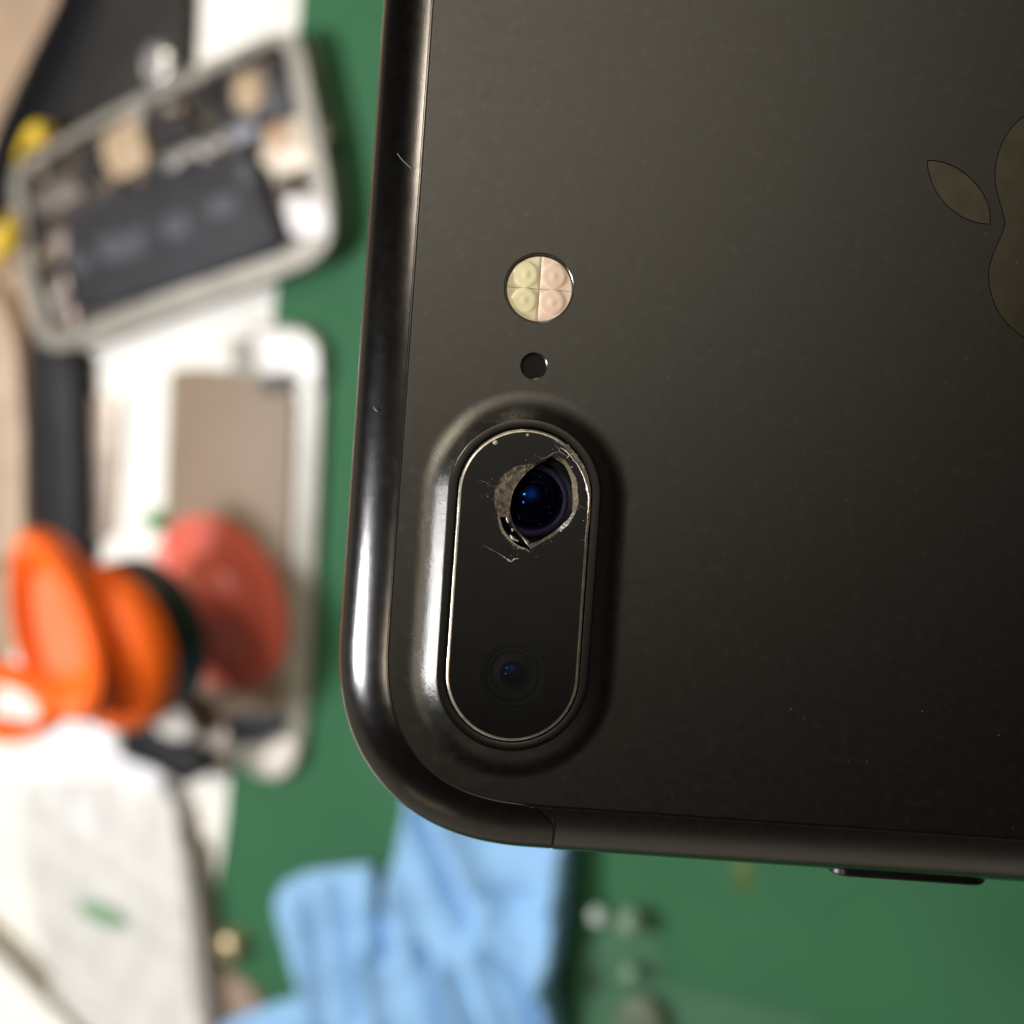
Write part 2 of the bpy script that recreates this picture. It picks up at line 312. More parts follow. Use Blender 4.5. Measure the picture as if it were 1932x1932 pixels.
for i in range(49):
    t = 2*math.pi*i/48; dn = Vector((math.cos(t)*2.3, math.sin(t)*.85, 0)); cx = fr+dn*1.0
    rg.append([cx+dn.normalized()*(.34*math.cos(a))+ez*(.40*math.sin(a)) for a in [2*math.pi*k/14 for k in range(14)]])
rings('finger_ring', rg, orm, su)
# --- white lumps / plastic case below the puller
o = pslab('plastic_piece', [(70, 1385), (150, 1352), (210, 1350), (222, 1425), (298, 1445), (303, 1490), (262, 1575), (180, 1590), (98, 1575), (60, 1500)], .05, .75, mat('glossy_white_plastic', (.92, .90, .90), .35), bev=.35, rnd=3)
tag(o, 'rounded overexposed white plastic piece below the orange handle', 'plastic part')
def crumple(name, px, h0, waves, m, amp, G=.09, label=None, cat=None):
    W_ = [(B(p, q, h0).x, B(p, q, h0).y) for p, q in px]; W_ = [(v.x, v.y) for v in catmull([(p[0], p[1], 0) for p in W_], 4, True)]
    def ins(X, Y):
        q = False; j = len(W_)-1
        for i in range(len(W_)):
            if (W_[i][1] > Y) != (W_[j][1] > Y) and X < (W_[j][0]-W_[i][0])*(Y-W_[i][1])/(W_[j][1]-W_[i][1])+W_[i][0]: q = not q
            j = i
        return q
    xs, ys = [p[0] for p in W_], [p[1] for p in W_]; cx, cy = sum(xs)/len(xs), sum(ys)/len(ys); vi = {}; vs = []; fs = []
    def g(i, j):
        if (i, j) not in vi:
            X, Y = min(xs)+i*G, min(ys)+j*G; h = h0
            for (a, b, c) in waves: h += amp*(abs(math.sin(X*a+Y*b+c+.6*math.sin(Y*.9+X*.5)))-.5)
            vi[(i, j)] = len(vs); vs.append((X, Y, max(.06, h)))
        return vi[(i, j)]
    for i in range(int((max(xs)-min(xs))/G)+1):
        for j in range(int((max(ys)-min(ys))/G)+1):
            if ins(min(xs)+(i+.5)*G, min(ys)+(j+.5)*G): fs.append([g(i, j), g(i+1, j), g(i+1, j+1), g(i, j+1)])
    og = Vector((cx, cy, 0)); ob = mesh(name, vs, fs, m, None, True, og); ob.location = og
    q = ob.modifiers.new('thickness', 'SOLIDIFY'); q.thickness = .05; q.offset = -1
    return tag(ob, label, cat)
crumple('plastic_bag', [(40, 1500), (150, 1470), (290, 1480), (338, 1560), (362, 1750), (380, 1900), (390, 2060), (250, 2100), (130, 2060), (95, 1850), (62, 1700)], .75, ((.9, .35, 0), (1.7, -.6, 1), (.5, 1.5, 2), (2.6, .9, .5)), mat('milky_crumpled_film', (.66, .645, .60), .5, 0, .22, .2, alpha=.95, col2=(.76, .74, .69)), .10, label='crumpled milky translucent plastic bag low in the left corner, right of the white card', cat='plastic bag')
o = pslab('green_sticker', [(150, 1700), (190, 1708), (232, 1735), (222, 1752), (180, 1740), (150, 1720)], 1.0, 1.01, mat('green_mark', (.17, .34, .17), .6, 0, .3, 3), bev=.002, rnd=2)
tag(o, 'small green sticker smudge on the crumpled milky bag', 'sticker')
o = pslab('plastic_strip', [(336, 1600), (352, 1600), (372, 1720), (394, 1900), (402, 2090), (366, 2090), (362, 1900), (350, 1740)], .05, .9, mat('taupe_edge', (.34, .30, .26), .5), bev=.12)
tag(o, 'taupe plastic strip between the milky bag and the green mat', 'strip')
o = pslab('black_clip', [(226, 1300), (262, 1285), (278, 1345), (288, 1395), (330, 1413), (380, 1430), (370, 1472), (346, 1482), (290, 1452), (226, 1428)], .05, 1.2, mat('black_rubber', (.008, .008, .009), .4), bev=.08)
tag(o, 'small angular black rubber clip below the red suction cup', 'clip')
o = pslab('white_button', [(284, 1328), (304, 1320), (326, 1328), (352, 1364), (360, 1388), (338, 1398), (304, 1390), (286, 1366)], 1.2, 1.5, mat('cream_button', (.74, .70, .64), .4), bev=.12, rnd=2)
tag(o, 'small cream coloured part resting on the black rubber clip', 'plastic part')
o = pslab('silver_bracket', [(365, 1385), (430, 1370), (440, 1420), (420, 1460), (376, 1445)], .05, .5, mat('beige_metal', (.42, .35, .29), .4, .5, .3, 2), bev=.06)
tag(o, 'beige metal bracket between the black clip and the screen plate', 'bracket')
# --- brass knob + beige part
kb = B(432, 1788, .5)
o = lathe('brass_knob', [(.001, 0), (.46, 0), (.50, .25), (.44, .6), (.30, .72), (.001, .75)], mat('dull_brass', (.50, .38, .22), .35, .6, .35, 3), None, (0, 0, 0), 28); o.location = (kb.x, kb.y, 0)
tag(o, 'small round brass coloured knob on the mat left of the blue cloth', 'knob')
o = pslab('cardboard_scrap', [(385, 1840), (440, 1845), (485, 1885), (500, 1960), (380, 2000)], .02, .25, mat('brown_card', (.30, .21, .15), .7), bev=.05, rnd=2)
tag(o, 'brownish scrap half under the lower left of the blue cloth', 'cardboard')
# --- blue cloth: one crumpled sheet
outl = [(520, 1700), (530, 1668), (560, 1648), (620, 1636), (690, 1630), (706, 1650), (712, 1700), (716, 1738), (728, 1738), (736, 1690), (745, 1610), (758, 1540), (775, 1470), (900, 1440), (1060, 1470), (1088, 1560), (1088, 1650), (1078, 1740), (1068, 1830), (1064, 1900), (1075, 2000), (1060, 2150), (380, 2150), (400, 1960), (450, 1915), (520, 1890), (562, 1875), (548, 1820), (530, 1760)]
HC = .45
wl = [(B(p, q, HC).x, B(p, q, HC).y) for p, q in outl]
wl = [(v.x, v.y) for v in catmull([(p[0], p[1], 0) for p in wl], 3, True)]
def inside(X, Y):
    r = False; j = len(wl)-1
    for i in range(len(wl)):
        xi, yi = wl[i]; xj, yj = wl[j]
        if (yi > Y) != (yj > Y) and X < (xj-xi)*(Y-yi)/(yj-yi)+xi: r = not r
        j = i
    return r
def segd(X, Y, a, b):
    dx, dy = b[0]-a[0], b[1]-a[1]; t = max(0, min(1, ((X-a[0])*dx+(Y-a[1])*dy)/(dx*dx+dy*dy)))
    return math.hypot(X-a[0]-t*dx, Y-a[1]-t*dy)
folds = [((1072, 1440), (1070, 1700), .20, .55), ((1070, 1700), (1058, 2000), .24, .55), ((800, 1550), (862, 1690), -.62, .26), ((862, 1690), (880, 1740), -.3, .24), ((850, 1540), (930, 1700), .35, .35), ((940, 1780), (1015, 1900), -.5, .22), ((1015, 1900), (1020, 1990), -.4, .22),
         ((930, 1740), (1060, 1830), .35, .3), ((800, 1790), (850, 1960), -.5, .24), ((850, 1810), (930, 2000), .4, .26), ((640, 1690), (680, 1920), -.28, .3), ((575, 1680), (600, 1900), .25, .3), ((700, 1800), (740, 2000), .3, .3),
         ((740, 1640), (800, 1800), .28, .3), ((900, 1800), (1000, 2050), .22, .3), ((600, 1900), (640, 2100), -.3, .25), ((716, 1740), (724, 1800), -.45, .18), ((890, 1680), (1080, 1720), -.16, .3), ((1065, 1600), (1045, 1900), .12, .25)]
fw = []
for a_, b_, h_, w_ in folds:
    p0, p1 = B(*a_, HC), B(*b_, HC); fw.append(((p0.x, p0.y), (p1.x, p1.y), h_, w_))
def bord(X, Y): return min(segd(X, Y, wl[i-1], wl[i]) for i in range(len(wl)))
X0, X1 = min(p[0] for p in wl), max(p[0] for p in wl); Y0, Y1 = min(p[1] for p in wl), max(p[1] for p in wl)
G = .075; nx, ny = int((X1-X0)/G)+2, int((Y1-Y0)/G)+2
vid = {}; vs = []; fs = []
def vz(i, j):
    if (i, j) not in vid:
        X, Y = X0+i*G, Y0+j*G; d = bord(X, Y)
        h = .62+.05*math.sin(X*2.1+Y*.9)+.04*math.sin(Y*3.3-X*1.2)
        for a_, b_, hh, w_ in fw:
            s = segd(X, Y, a_, b_)
            if s < 3*w_: h += hh*1.9*math.exp(-(s/w_/1.2)**2)
        h = max(.06, h); k = min(1, d/.11); h = .10+(h-.10)*(1-(1-k)**2)
        vid[(i, j)] = len(vs); vs.append((X, Y, h))
    return vid[(i, j)]
for i in range(nx):
    for j in range(ny):
        if inside(X0+(i+.5)*G, Y0+(j+.5)*G): fs.append([vz(i, j), vz(i+1, j), vz(i+1, j+1), vz(i, j+1)])
cm = B(800, 1800, 0)
cl = mesh('blue_cloth', vs, fs, mat('light_blue_cloth', (.25, .455, .70), .9, 0, .07, 1.2, .5, 25, spec=.2, col2=(.29, .50, .75)), None, True, cm); cl.location = cm
md = cl.modifiers.new('thickness', 'SOLIDIFY'); md.thickness = .06; md.offset = -1
ms = cl.modifiers.new('smooth', 'SMOOTH'); ms.iterations = 8
tag(cl, 'crumpled light blue cloth with loose folds on the green mat, below the black phone', 'cloth')
# --- little clear bag with beads
bagm = glass_mat('clear_bag_film', (.86, .90, .86), 1.6, .2)
o = pslab('clear_bag', [(1100, 1800), (1160, 1720), (1235, 1720), (1250, 1860), (1340, 1880), (1540, 1930), (1600, 2150), (1080, 2150)], .01, .18, mat('milky_bag_film', (.16, .30, .20), .3, alpha=.15), bev=.06)
tag(o, 'thin clear plastic bag corner on the mat right of the blue cloth', 'plastic bag')
pale = mat('pale_glass_bead', (.50, .58, .54), .2, 0, .2, 4)
for px_, py_, r_, lb in ((1126, 1732, .24, 'pale grey bead nearest the right edge of the blue cloth'), (1192, 1736, .34, 'larger cloudy bead right of the pale grey bead'), (1194, 1832, .24, 'greenish bead lowest of the three beads on the clear bag')):
    w = B(px_, py_, r_+.1)
    o = lathe('bead', [(.001, -r_)]+[(r_*math.cos(t*math.pi/12), r_*math.sin(t*math.pi/12)) for t in range(-5, 6)]+[(.001, r_)], pale if px_ < 1150 else mat('cloudy_bead', (.20, .30, .20), .25, 0, .3, 4), None, (0, 0, 0), 20); o.location = (w.x, w.y, r_+(.0 if px_ < 1150 else .19))
    tag(o, lb, 'bead', 'small beads on the mat')
o = pslab('beige_part', [(1165, 1900), (1200, 1886), (1236, 1905), (1248, 1970), (1158, 1990)], .19, .5, mat('beige_plastic', (.11, .14, .085), .5, 0, .2, 2), bev=.1, rnd=2)
tag(o, 'beige plastic part on the clear bag at the bottom edge', 'plastic part')
# ================================================================== THE BLACK PHONE
ROT = math.radians(3.95)
phone = empty('smartphone', PC, 'matte black smartphone held back up over the bench with cracked rear camera glass', 'smartphone')
phone.matrix_world = Matrix.Translation(PC) @ (M @ Matrix.Rotation(-ROT, 3, 'Z')).to_4x4()
def L(px, py, z=0):
    X = (px-966)/F*(DP-z); Y = (966-py)/F*(DP-z); c, s = math.cos(ROT), math.sin(ROT)
    return Vector((X*c-Y*s, X*s+Y*c, z))
TK = .36                                      # half thickness
xl = (L(693, 500, -TK).x+L(648, 1130, -TK).x)/2-.01; yb = (L(1200, 1611, -TK).y+L(1800, 1651, -TK).y)/2
LEN, WID, CR = 15.82, 7.79, 1.42
xr, yt = xl+LEN, yb+WID
# outline starting on the left edge going down, round the corner, along the bottom ...
def corner(cx, cy, a0, k=40):                 # superellipse quarter
    o_ = []
    for i in range(k+1):
        t = math.pi/2*i/k; ex = 2/2.35
        u, v = math.cos(t)**ex if t < math.pi/2-1e-6 else 0, math.sin(t)**ex if t > 1e-6 else 0
        c, s = math.cos(a0), math.sin(a0); o_.append((cx+CR*(u*c-v*s), cy+CR*(u*s+v*c)))
    return o_
path = []
def line(p, q, k): return [(p[0]+(q[0]-p[0])*i/k, p[1]+(q[1]-p[1])*i/k) for i in range(1, k)]
c1_ = corner(xl+CR, yb+CR, math.pi, 48); c2_ = corner(xr-CR, yb+CR, -math.pi/2, 16); c3_ = corner(xr-CR, yt-CR, 0, 16); c4_ = corner(xl+CR, yt-CR, math.pi/2, 16)
path = c1_+line(c1_[-1], c2_[0], 120)+c2_+line(c2_[-1], c3_[0], 20)+c3_+line(c3_[-1], c4_[0], 30)+c4_+line(c4_[-1], c1_[0], 60)
PN = len(path); nrm = []
for i in range(PN):
    a_, b_ = path[i-1], path[(i+1) % PN]; t = Vector((b_[0]-a_[0], b_[1]-a_[1])).normalized(); nrm.append(Vector((t.y, -t.x)))
INS = .39
# side profile from the flat back to beneath: (inset, z)
prof = []
T0 = math.radians(27); FW = .026
for i in range(5): prof.append((INS-FW*i/4, -.5*FW*math.tan(T0)*(i/4)**2))
zf = prof[-1][1]; A_ = (INS-FW)/(1-math.sin(T0)); B_ = (TK+zf)/math.cos(T0)
for i in range(1, 25):
    t = T0+(math.pi/2-T0)*(i/24)**1.8; prof.append((A_*(1-math.sin(t)), zf-B_*(math.cos(T0)-math.cos(t))))
for i in range(1, 13):
    t = math.pi/2*i/12; prof.append((.33*(1-math.cos(t)), -TK-.35*math.sin(t)))
def ppt(i, s, dz=0, drop=0):
    s = max(0, min(len(prof)-1.0001, s)); k = int(s); f_ = s-k
    d = prof[k][0]*(1-f_)+prof[k+1][0]*f_; z = prof[k][1]*(1-f_)+prof[k+1][1]*f_
    # inward offset by drop
    dd = Vector((prof[k+1][0]-prof[k][0], prof[k+1][1]-prof[k][1])).normalized(); nrm2 = Vector((dd.y, -dd.x))  # (inset, z) normal
    if nrm2.y > 0 or (k > 27 and nrm2.x < 0): nrm2 = -nrm2 if nrm2.y > 0 else nrm2
    d += abs(nrm2.x)*drop; z += (-abs(nrm2.y) if k < 28 else abs(nrm2.y))*drop
    p = path[i % PN]; m_ = nrm[i % PN]
    return Vector((p[0]-m_.x*d, p[1]-m_.y*d, z))
SMAX = len(prof)-1
# seam position along the profile for each column: the band wraps the top end of the phone and ends in a hook on the long side
hook_x = L(1047, 1560, -.1).x
SB = .3
def seam(i):
    p = path[i % PN]; 
    if p[0] > hook_x: return SMAX
    w = .27; dx = hook_x-p[0]
    if p[0] > xl+CR*.8 and dx < w:
        t = 1-dx/w; dd_ = INS-.004-.20*(1-math.sqrt(max(0, 1-t*t)))
        for k in range(28):
            if prof[k][0] >= dd_ >= prof[k+1][0]: return k+(prof[k][0]-dd_)/(prof[k][0]-prof[k+1][0])
    return SB
cols = list(range(PN))
# insert dense columns at the hook by refining path
dense = []
newp = []; newn = []
for i in range(PN):
    newp.append(path[i]); newn.append(nrm[i])
    p, q = path[i], path[(i+1) % PN]
    if abs(p[1]-yb) < .02 and hook_x-.45 < q[0] and p[0] < hook_x+.12:
        for k in range(1, 12):
            f_ = k/12; newp.append((p[0]+(q[0]-p[0])*f_, p[1]+(q[1]-p[1])*f_)); newn.append(nrm[i])
path, nrm = newp, newn; PN = len(path)
inb = [path[i][0] <= hook_x-.007 for i in range(PN)]
# side frame
K = 88
def strip(name, sfrom, sto, m, drop, keep, par):
    vs, fs = [], []
    for i in range(PN):
        a_, b_ = sfrom(i), sto(i)
        for k in range(K+1): vs.append(ppt(i, a_+(b_-a_)*k/K, drop=drop(i, k/K) if callable(drop) else drop))
    for i in range(PN):
        j = (i+1) % PN
        if not keep(i, j): continue
        for k in range(K): fs.append([i*(K+1)+k, i*(K+1)+k+1, j*(K+1)+k+1, j*(K+1)+k])
    return mesh(name, vs, fs, m, par)
strip('side_frame', lambda i: 0, lambda i: seam(i), black_side, lambda i, t: 0, lambda i, j: True, phone)
strip('seam_channel', lambda i: 0, lambda i: SMAX, seam_m, .008, lambda i, j: True, phone)
def bdrop(i, t): return .003+.003*max(0, 1-t*30)**2
strip('antenna_band', lambda i: min(SMAX, seam(i)+(1.3 if seam(i) < 3 else .9)), lambda i: SMAX, band_m, bdrop, lambda i, j: inb[i] and inb[j], phone)
# underside
und = [ppt(i, SMAX) for i in range(PN)]
vsu, fsu = fill([[(p.x, p.y) for p in und]], und[0].z); mesh('front_glass', vsu, fsu, glass_m, phone, False)
# logo path
def svg(d):
    import re
    tk = re.findall(r'[MmCcSszZ]|-?\d*\.?\d+', d); i = 0; out_ = []; cur = (0, 0); cmd = ''; lc = None
    def num():
        nonlocal i
        v = float(tk[i]); i += 1; return v
    while i < len(tk):
        if tk[i].isalpha():
            cmd = tk[i]; i += 1
            if cmd in 'zZ': continue
        if cmd == 'M': cur = (num(), num()); out_.append(cur); lc = cur
        elif cmd in 'cs':
            if cmd == 'c': a_ = (cur[0]+num(), cur[1]+num())
            else: a_ = (2*cur[0]-lc[0], 2*cur[1]-lc[1])
            b_ = (cur[0]+num(), cur[1]+num()); e_ = (cur[0]+num(), cur[1]+num())
            for k in range(1, 9):
                t = k/8; u = 1-t
                out_.append(tuple(u**3*cur[m]+3*u*u*t*a_[m]+3*u*t*t*b_[m]+t**3*e_[m] for m in (0, 1)))
            cur = e_; lc = b_
        else: break
    if math.dist(out_[0], out_[-1]) < .01: out_.pop()
    res = []
    for p in out_:
        if not res or math.dist(p, res[-1]) > .4: res.append(p)
    if math.dist(res[0], res[-1]) < .4: res.pop()
    return res
body = svg('M150.37 130.25c-2.45 5.66-5.35 10.87-8.71 15.66-4.58 6.53-8.33 11.05-11.22 13.56-4.48 4.12-9.28 6.23-14.42 6.35-3.69 0-8.14-1.05-13.32-3.18-5.197-2.12-9.973-3.17-14.34-3.17-4.58 0-9.492 1.05-14.746 3.17-5.262 2.13-9.501 3.24-12.742 3.35-4.929 .21-9.842-1.96-14.746-6.52-3.13-2.73-7.045-7.41-11.735-14.04-5.032-7.08-9.169-15.29-12.41-24.65-3.471-10.11-5.211-19.9-5.211-29.378 0-10.857 2.346-20.221 7.045-28.068 3.693-6.303 8.606-11.275 14.755-14.925s12.793-5.51 19.948-5.629c3.915 0 9.049 1.211 15.429 3.591 6.362 2.388 10.447 3.599 12.238 3.599 1.339 0 5.877-1.416 13.57-4.239 7.275-2.618 13.415-3.702 18.445-3.275 13.63 1.1 23.87 6.473 30.68 16.153-12.19 7.386-18.22 17.731-18.1 31.002 .11 10.337 3.86 18.939 11.23 25.769 3.34 3.17 7.07 5.62 11.22 7.36-.9 2.61-1.85 5.11-2.86 7.51z')
leaf = svg('M119.11 7.24c0 8.102-2.96 15.667-8.86 22.669-7.12 8.324-15.732 13.134-25.071 12.375-.119-.972-.188-1.995-.188-3.07 0-7.778 3.386-16.102 9.399-22.908 3.002-3.446 6.82-6.311 11.45-8.597 4.62-2.252 8.99-3.497 13.1-3.71 .12 1.083 .17 2.166 .17 3.24z')
LO = L(1868, 424); KL = .0117
def lg(pts): return [(LO.x+(p[1]-42)*KL, LO.y+(p[0]-85)*KL) for p in pts]
body, leaf = lg(body), lg(leaf)
def shrink(pl, d):
    P = [Vector(p) for p in pl]; ar = sum(P[i].x*P[(i+1) % len(P)].y-P[(i+1) % len(P)].x*P[i].y for i in range(len(P))); s = 1 if ar > 0 else -1
    return [(P[i].x+s*(-(P[(i+1) % len(P)]-P[i-1]).normalized().y)*d, P[i].y+s*((P[(i+1) % len(P)]-P[i-1]).normalized().x)*d) for i in range(len(P))]
def circ(c, r, N=64): return [(c.x+r*math.cos(2*math.pi*i/N), c.y+r*math.sin(2*math.pi*i/N)) for i in range(N)]
HB = .085
pc = L(978, 1104, HB); HS = .585              # pill centre and half straight length
def stad(r, z, N=48, cc=None, hs=None):
    cc = cc or pc; hs = HS if hs is None else hs; o_ = []
    for i in range(N+1): a_ = math.pi*i/N; o_.append(Vector((cc.x+r*math.cos(a_), cc.y+hs+r*math.sin(a_), z)))
    for k in range(1, 12): o_.append(Vector((cc.x-r, cc.y+hs-2*hs*k/12, z)))
    for i in range(N+1): a_ = math.pi+math.pi*i/N; o_.append(Vector((cc.x+r*math.cos(a_), cc.y-hs+r*math.sin(a_), z)))
    for k in range(1, 12): o_.append(Vector((cc.x+r, cc.y-hs+2*hs*k/12, z)))
    return o_
flc = L(1017, 543); mc = L(1007, 690)
outer = [(p.x, p.y) for p in [ppt(i, 0) for i in range(PN)]]
RB = .698
plate_v, plate_f = fill([outer, [(p.x, p.y) for p in stad(RB, 0)], circ(flc, .232), circ(mc, .090, 40), body, leaf], 0)
mesh('back_plate', plate_v, plate_f, black_back, phone, False)
# raised camera hill
pr = [(RB, 0)]
LIN = .553; top = .500; HT = .078; SL = .62
zl = HT-SL*(LIN-top); 
for i in range(1, 15):
    t = i/14; r_ = RB+(LIN-RB)*t; pr.append((r_, zl*t*t*(1.0)))
for i in range(1, 7): pr.append((LIN+(top-LIN)*i/6, zl+(HT-zl)*i/6))
rings('camera_bump', [stad(r_, z_) for r_, z_ in pr], black_back, phone)
cr_ = rings('camera_ring', [stad(r_, z_) for r_, z_ in ((top, HT-.02), (top, HT+.001), (.4985, HT+.004), (.494, HT+.0065), (.488, HT+.0075), (.447, HT+.0075), (.442, HT+.006), (.439, HT), (.439, HT-.05))], ring_m, phone)
# glass with the broken hole
def cz(pts): return [L((1430+p/4.829)*.63889, (1300+q/4.829)*.63889, HB+.005) for p, q in pts]
hole_px = [(980, 235), (1130, 270), (1230, 400), (1310, 560), (1335, 760), (1345, 890), (1290, 1040), (1200, 1190), (1080, 1300), (930, 1400), (780, 1480), (640, 1560), (540, 1550), (440, 1500), (330, 1400), (235, 1270), (190, 1080), (140, 900), (140, 720), (200, 570), (330, 440), (500, 355), (700, 330), (840, 290)]
hw = cz(hole_px); hwl = []
random.seed(3)
for i, p in enumerate(catmull(hw, 5, True)):
    hwl.append((p.x+random.uniform(-.0022, .0022), p.y+random.uniform(-.0022, .0022)))
GR = .432; GT = HT+.013
w2c = Vector((pc.x, pc.y-HS, 0))
gl_out = stad(GR-.020, GT)
gv, gf = fill([[(p.x, p.y) for p in gl_out], hwl, circ(w2c, .21, 48)], GT)
b0 = len(gv); N_ = len(hwl)
gv += [(p[0], p[1], GT) for p in hwl]+[(p[0], p[1], GT-.035) for p in hwl]
gf += [[b0+j, b0+(j+1) % N_, b0+N_+(j+1) % N_, b0+N_+j] for j in range(N_)]
cg = mesh('camera_glass', gv, gf, glass_m, phone, False)
rings('glass_bevel', [stad(GR, GT-.03), stad(GR, GT-.012), stad(GR-.003, GT-.0065), stad(GR-.008, GT-.0030), stad(GR-.014, GT-.0008), stad(GR-.020, GT)], rim_m, cg)
cwv, cwf = fill([circ(w2c, .2115, 48)], GT-.0008); mesh('lens_window', cwv, cwf, clear_m, cg, False)
# broken material round the hole
grit_m = mat('chipped_glass_grit', (.09, .072, .052), .5, .2, .5, 26, 1.0, 70, col2=(.36, .31, .25))
amber_m = mat('amber_glue', (.03, .02, .006), .6, .0, .5, 40, 1.0, 90, col2=(.13, .09, .025))
chip_m = mat('bright_chip', (.50, .44, .35), .3, .2, .3, 60, .8, 100)
def patch(name, A, Bp, z0, z1, m, k=6, w=5, jz=.004):   # strip between two pixel curves
    a_ = catmull(cz(A), k); b_ = catmull(cz(Bp), k); nn = min(len(a_), len(b_)); vs = []; fs = []
    a_ = [a_[int(i*(len(a_)-1)/(nn-1))] for i in range(nn)]; b_ = [b_[int(i*(len(b_)-1)/(nn-1))] for i in range(nn)]
    for i in range(nn):
        for j in range(w+1):
            t = j/w; p = a_[i].lerp(b_[i], t); e_ = 0 if j in (0, w) else jz
            vs.append((p.x+random.uniform(-e_, e_)*.5, p.y+random.uniform(-e_, e_)*.5, z0+(z1-z0)*t+random.uniform(-e_, e_)))
    for i in range(nn-1):
        for j in range(w): fs.append([i*(w+1)+j, (i+1)*(w+1)+j, (i+1)*(w+1)+j+1, i*(w+1)+j+1])
    return mesh(name, vs, fs, m, cg, True)
patch('broken_ledge', [(840, 285), (700, 325), (500, 350), (330, 435), (195, 570), (132, 720), (135, 900), (185, 1080)], [(900, 275), (760, 345), (640, 430), (520, 560), (420, 720), (375, 900), (365, 1010), (380, 1110)], GT-.004, GT-.030, grit_m, 8, 8, .006)
patch('broken_ledge', [(185, 1080), (235, 1280), (340, 1430), (450, 1530), (560, 1560)], [(215, 1075), (270, 1260), (370, 1400), (480, 1500), (600, 1540)], GT+.001, GT-.010, chip_m, 8, 3, .003)
patch('broken_ledge', [(330, 1050), (370, 1160), (430, 1270), (520, 1380), (640, 1470)], [(380, 1060), (400, 1160), (455, 1260), (540, 1360), (650, 1450)], GT-.01, GT-.03, grit_m, 8, 3, .004)
patch('glue_rim', [(980, 235), (1130, 265), (1235, 395), (1320, 560), (1340, 760), (1350, 890), (1310, 1000)], [(990, 255), (1130, 340), (1200, 450), (1245, 590), (1262, 760), (1265, 900), (1255, 1010)], GT-.002, GT-.030, amber_m, 8, 4, .004)
patch('broken_ledge', [(1310, 1000), (1260, 1120), (1180, 1220), (1080, 1310)], [(1262, 1010), (1210, 1110), (1130, 1190), (1040, 1270)], GT+.001, GT-.012, mat('grey_chip', (.26, .26, .25), .25, .4, .4, 60), 8, 3, .003)
patch('broken_ledge', [(1080, 1310), (930, 1410), (780, 1490), (650, 1570)], [(1040, 1275), (900, 1370), (770, 1440), (640, 1480)], GT, GT-.02, mat('dim_chip', (.09, .08, .06), .4, .2, .6, 60), 8, 3, .004)
patch('chipped_edge', [(1200, 60), (1330, 230), (1440, 400), (1505, 620), (1520, 800), (1512, 1000), (1490, 1250), (1462, 1450)], [(1165, 70), (1295, 280), (1395, 450), (1455, 620), (1470, 800), (1466, 1000), (1455, 1250), (1440, 1450)], GT-.004, GT+.0015, mat('chipped_rim_grit', (.10, .08, .065), .35, .3, .5, 30, 1.0, 80, col2=(.42, .35, .29)), 8, 3, .0035)
def crack(pts, r, m=chip_m, name='crack'):
    P = catmull(cz(pts), 5); N = len(P)
    for p in P: p.z = GT
    return tube(name, [p+Vector((random.uniform(-1, 1)*.0012, random.uniform(-1, 1)*.0012, 0)) for p in P], [r*(.5+.9*random.random())*(1-.6*abs(2*i/(N-1)-1)) for i in range(N)], m, cg, 5)
dimc = mat('dim_crack', (.16, .145, .12), .3, .2, .4, 60)
crack([(-100, 560), (0, 590), (60, 625), (130, 670)], .0022, dimc)
crack([(-20, 1500), (130, 1570), (260, 1650), (350, 1710), (390, 1735)], .0035, dimc)
crack([(250, 1640), (320, 1690), (385, 1725), (430, 1695), (490, 1690)], .0058)
crack([(800, 270), (900, 240), (980, 190), (1060, 165), (1130, 180)], .0045, dimc)
crack([(1000, 60), (1060, 110), (1090, 170), (1190, 230)], .0035, dimc)
crack([(370, 1350), (410, 1400), (490, 1440)], .010)
crack([(540, 1380), (590, 1440), (640, 1510)], .0075)
crack([(560, 1530), (620, 1570), (660, 1600)], .006, dimc)
crack([(310, 1090), (335, 1140), (345, 1180)], .009)
crack([(395, 1260), (410, 1280), (425, 1290)], .009)
crack([(1260, 280), (1310, 320), (1390, 450), (1450, 600)], .0055)
crack([(1380, 430), (1450, 600), (1490, 760), (1495, 900), (1480, 1050)], .008)
crack([(1480, 1050), (1470, 1200), (1455, 1320), (1430, 1500)], .0045, dimc)
crack([(1000, 10), (1120, 70), (1220, 150), (1330, 300)], .005, dimc)
crack([(1380, 1420), (1440, 1430)], .002, dimc)
crack([(130, 700), (60, 760), (-60, 790)], .0014, dimc)
crack([(1320, 900), (1400, 960), (1470, 970)], .0022, dimc)
crack([(1180, 250), (1250, 200), (1330, 210)], .004)
crack([(1090, 110), (1150, 140), (1230, 215), (1290, 300)], .006)
crack([(1455, 620), (1475, 700), (1495, 800)], .010)
for (sx_, sy_, rr_) in ((160, 30, .016), (620, -75, .010)):
    v_ = cz([(sx_, sy_)])[0]; P = [(v_.x+rr_*(.7+.6*random.random())*math.cos(a_), v_.y+rr_*(.7+.6*random.random())*math.sin(a_)) for a_ in [2*math.pi*k/7 for k in range(7)]]
    slab('glass_chip', P, GT-.004, GT+.006, chip_m, cg, Vector((0, 0, 0)), .002)
random.seed(21); gd, gfc = [], []
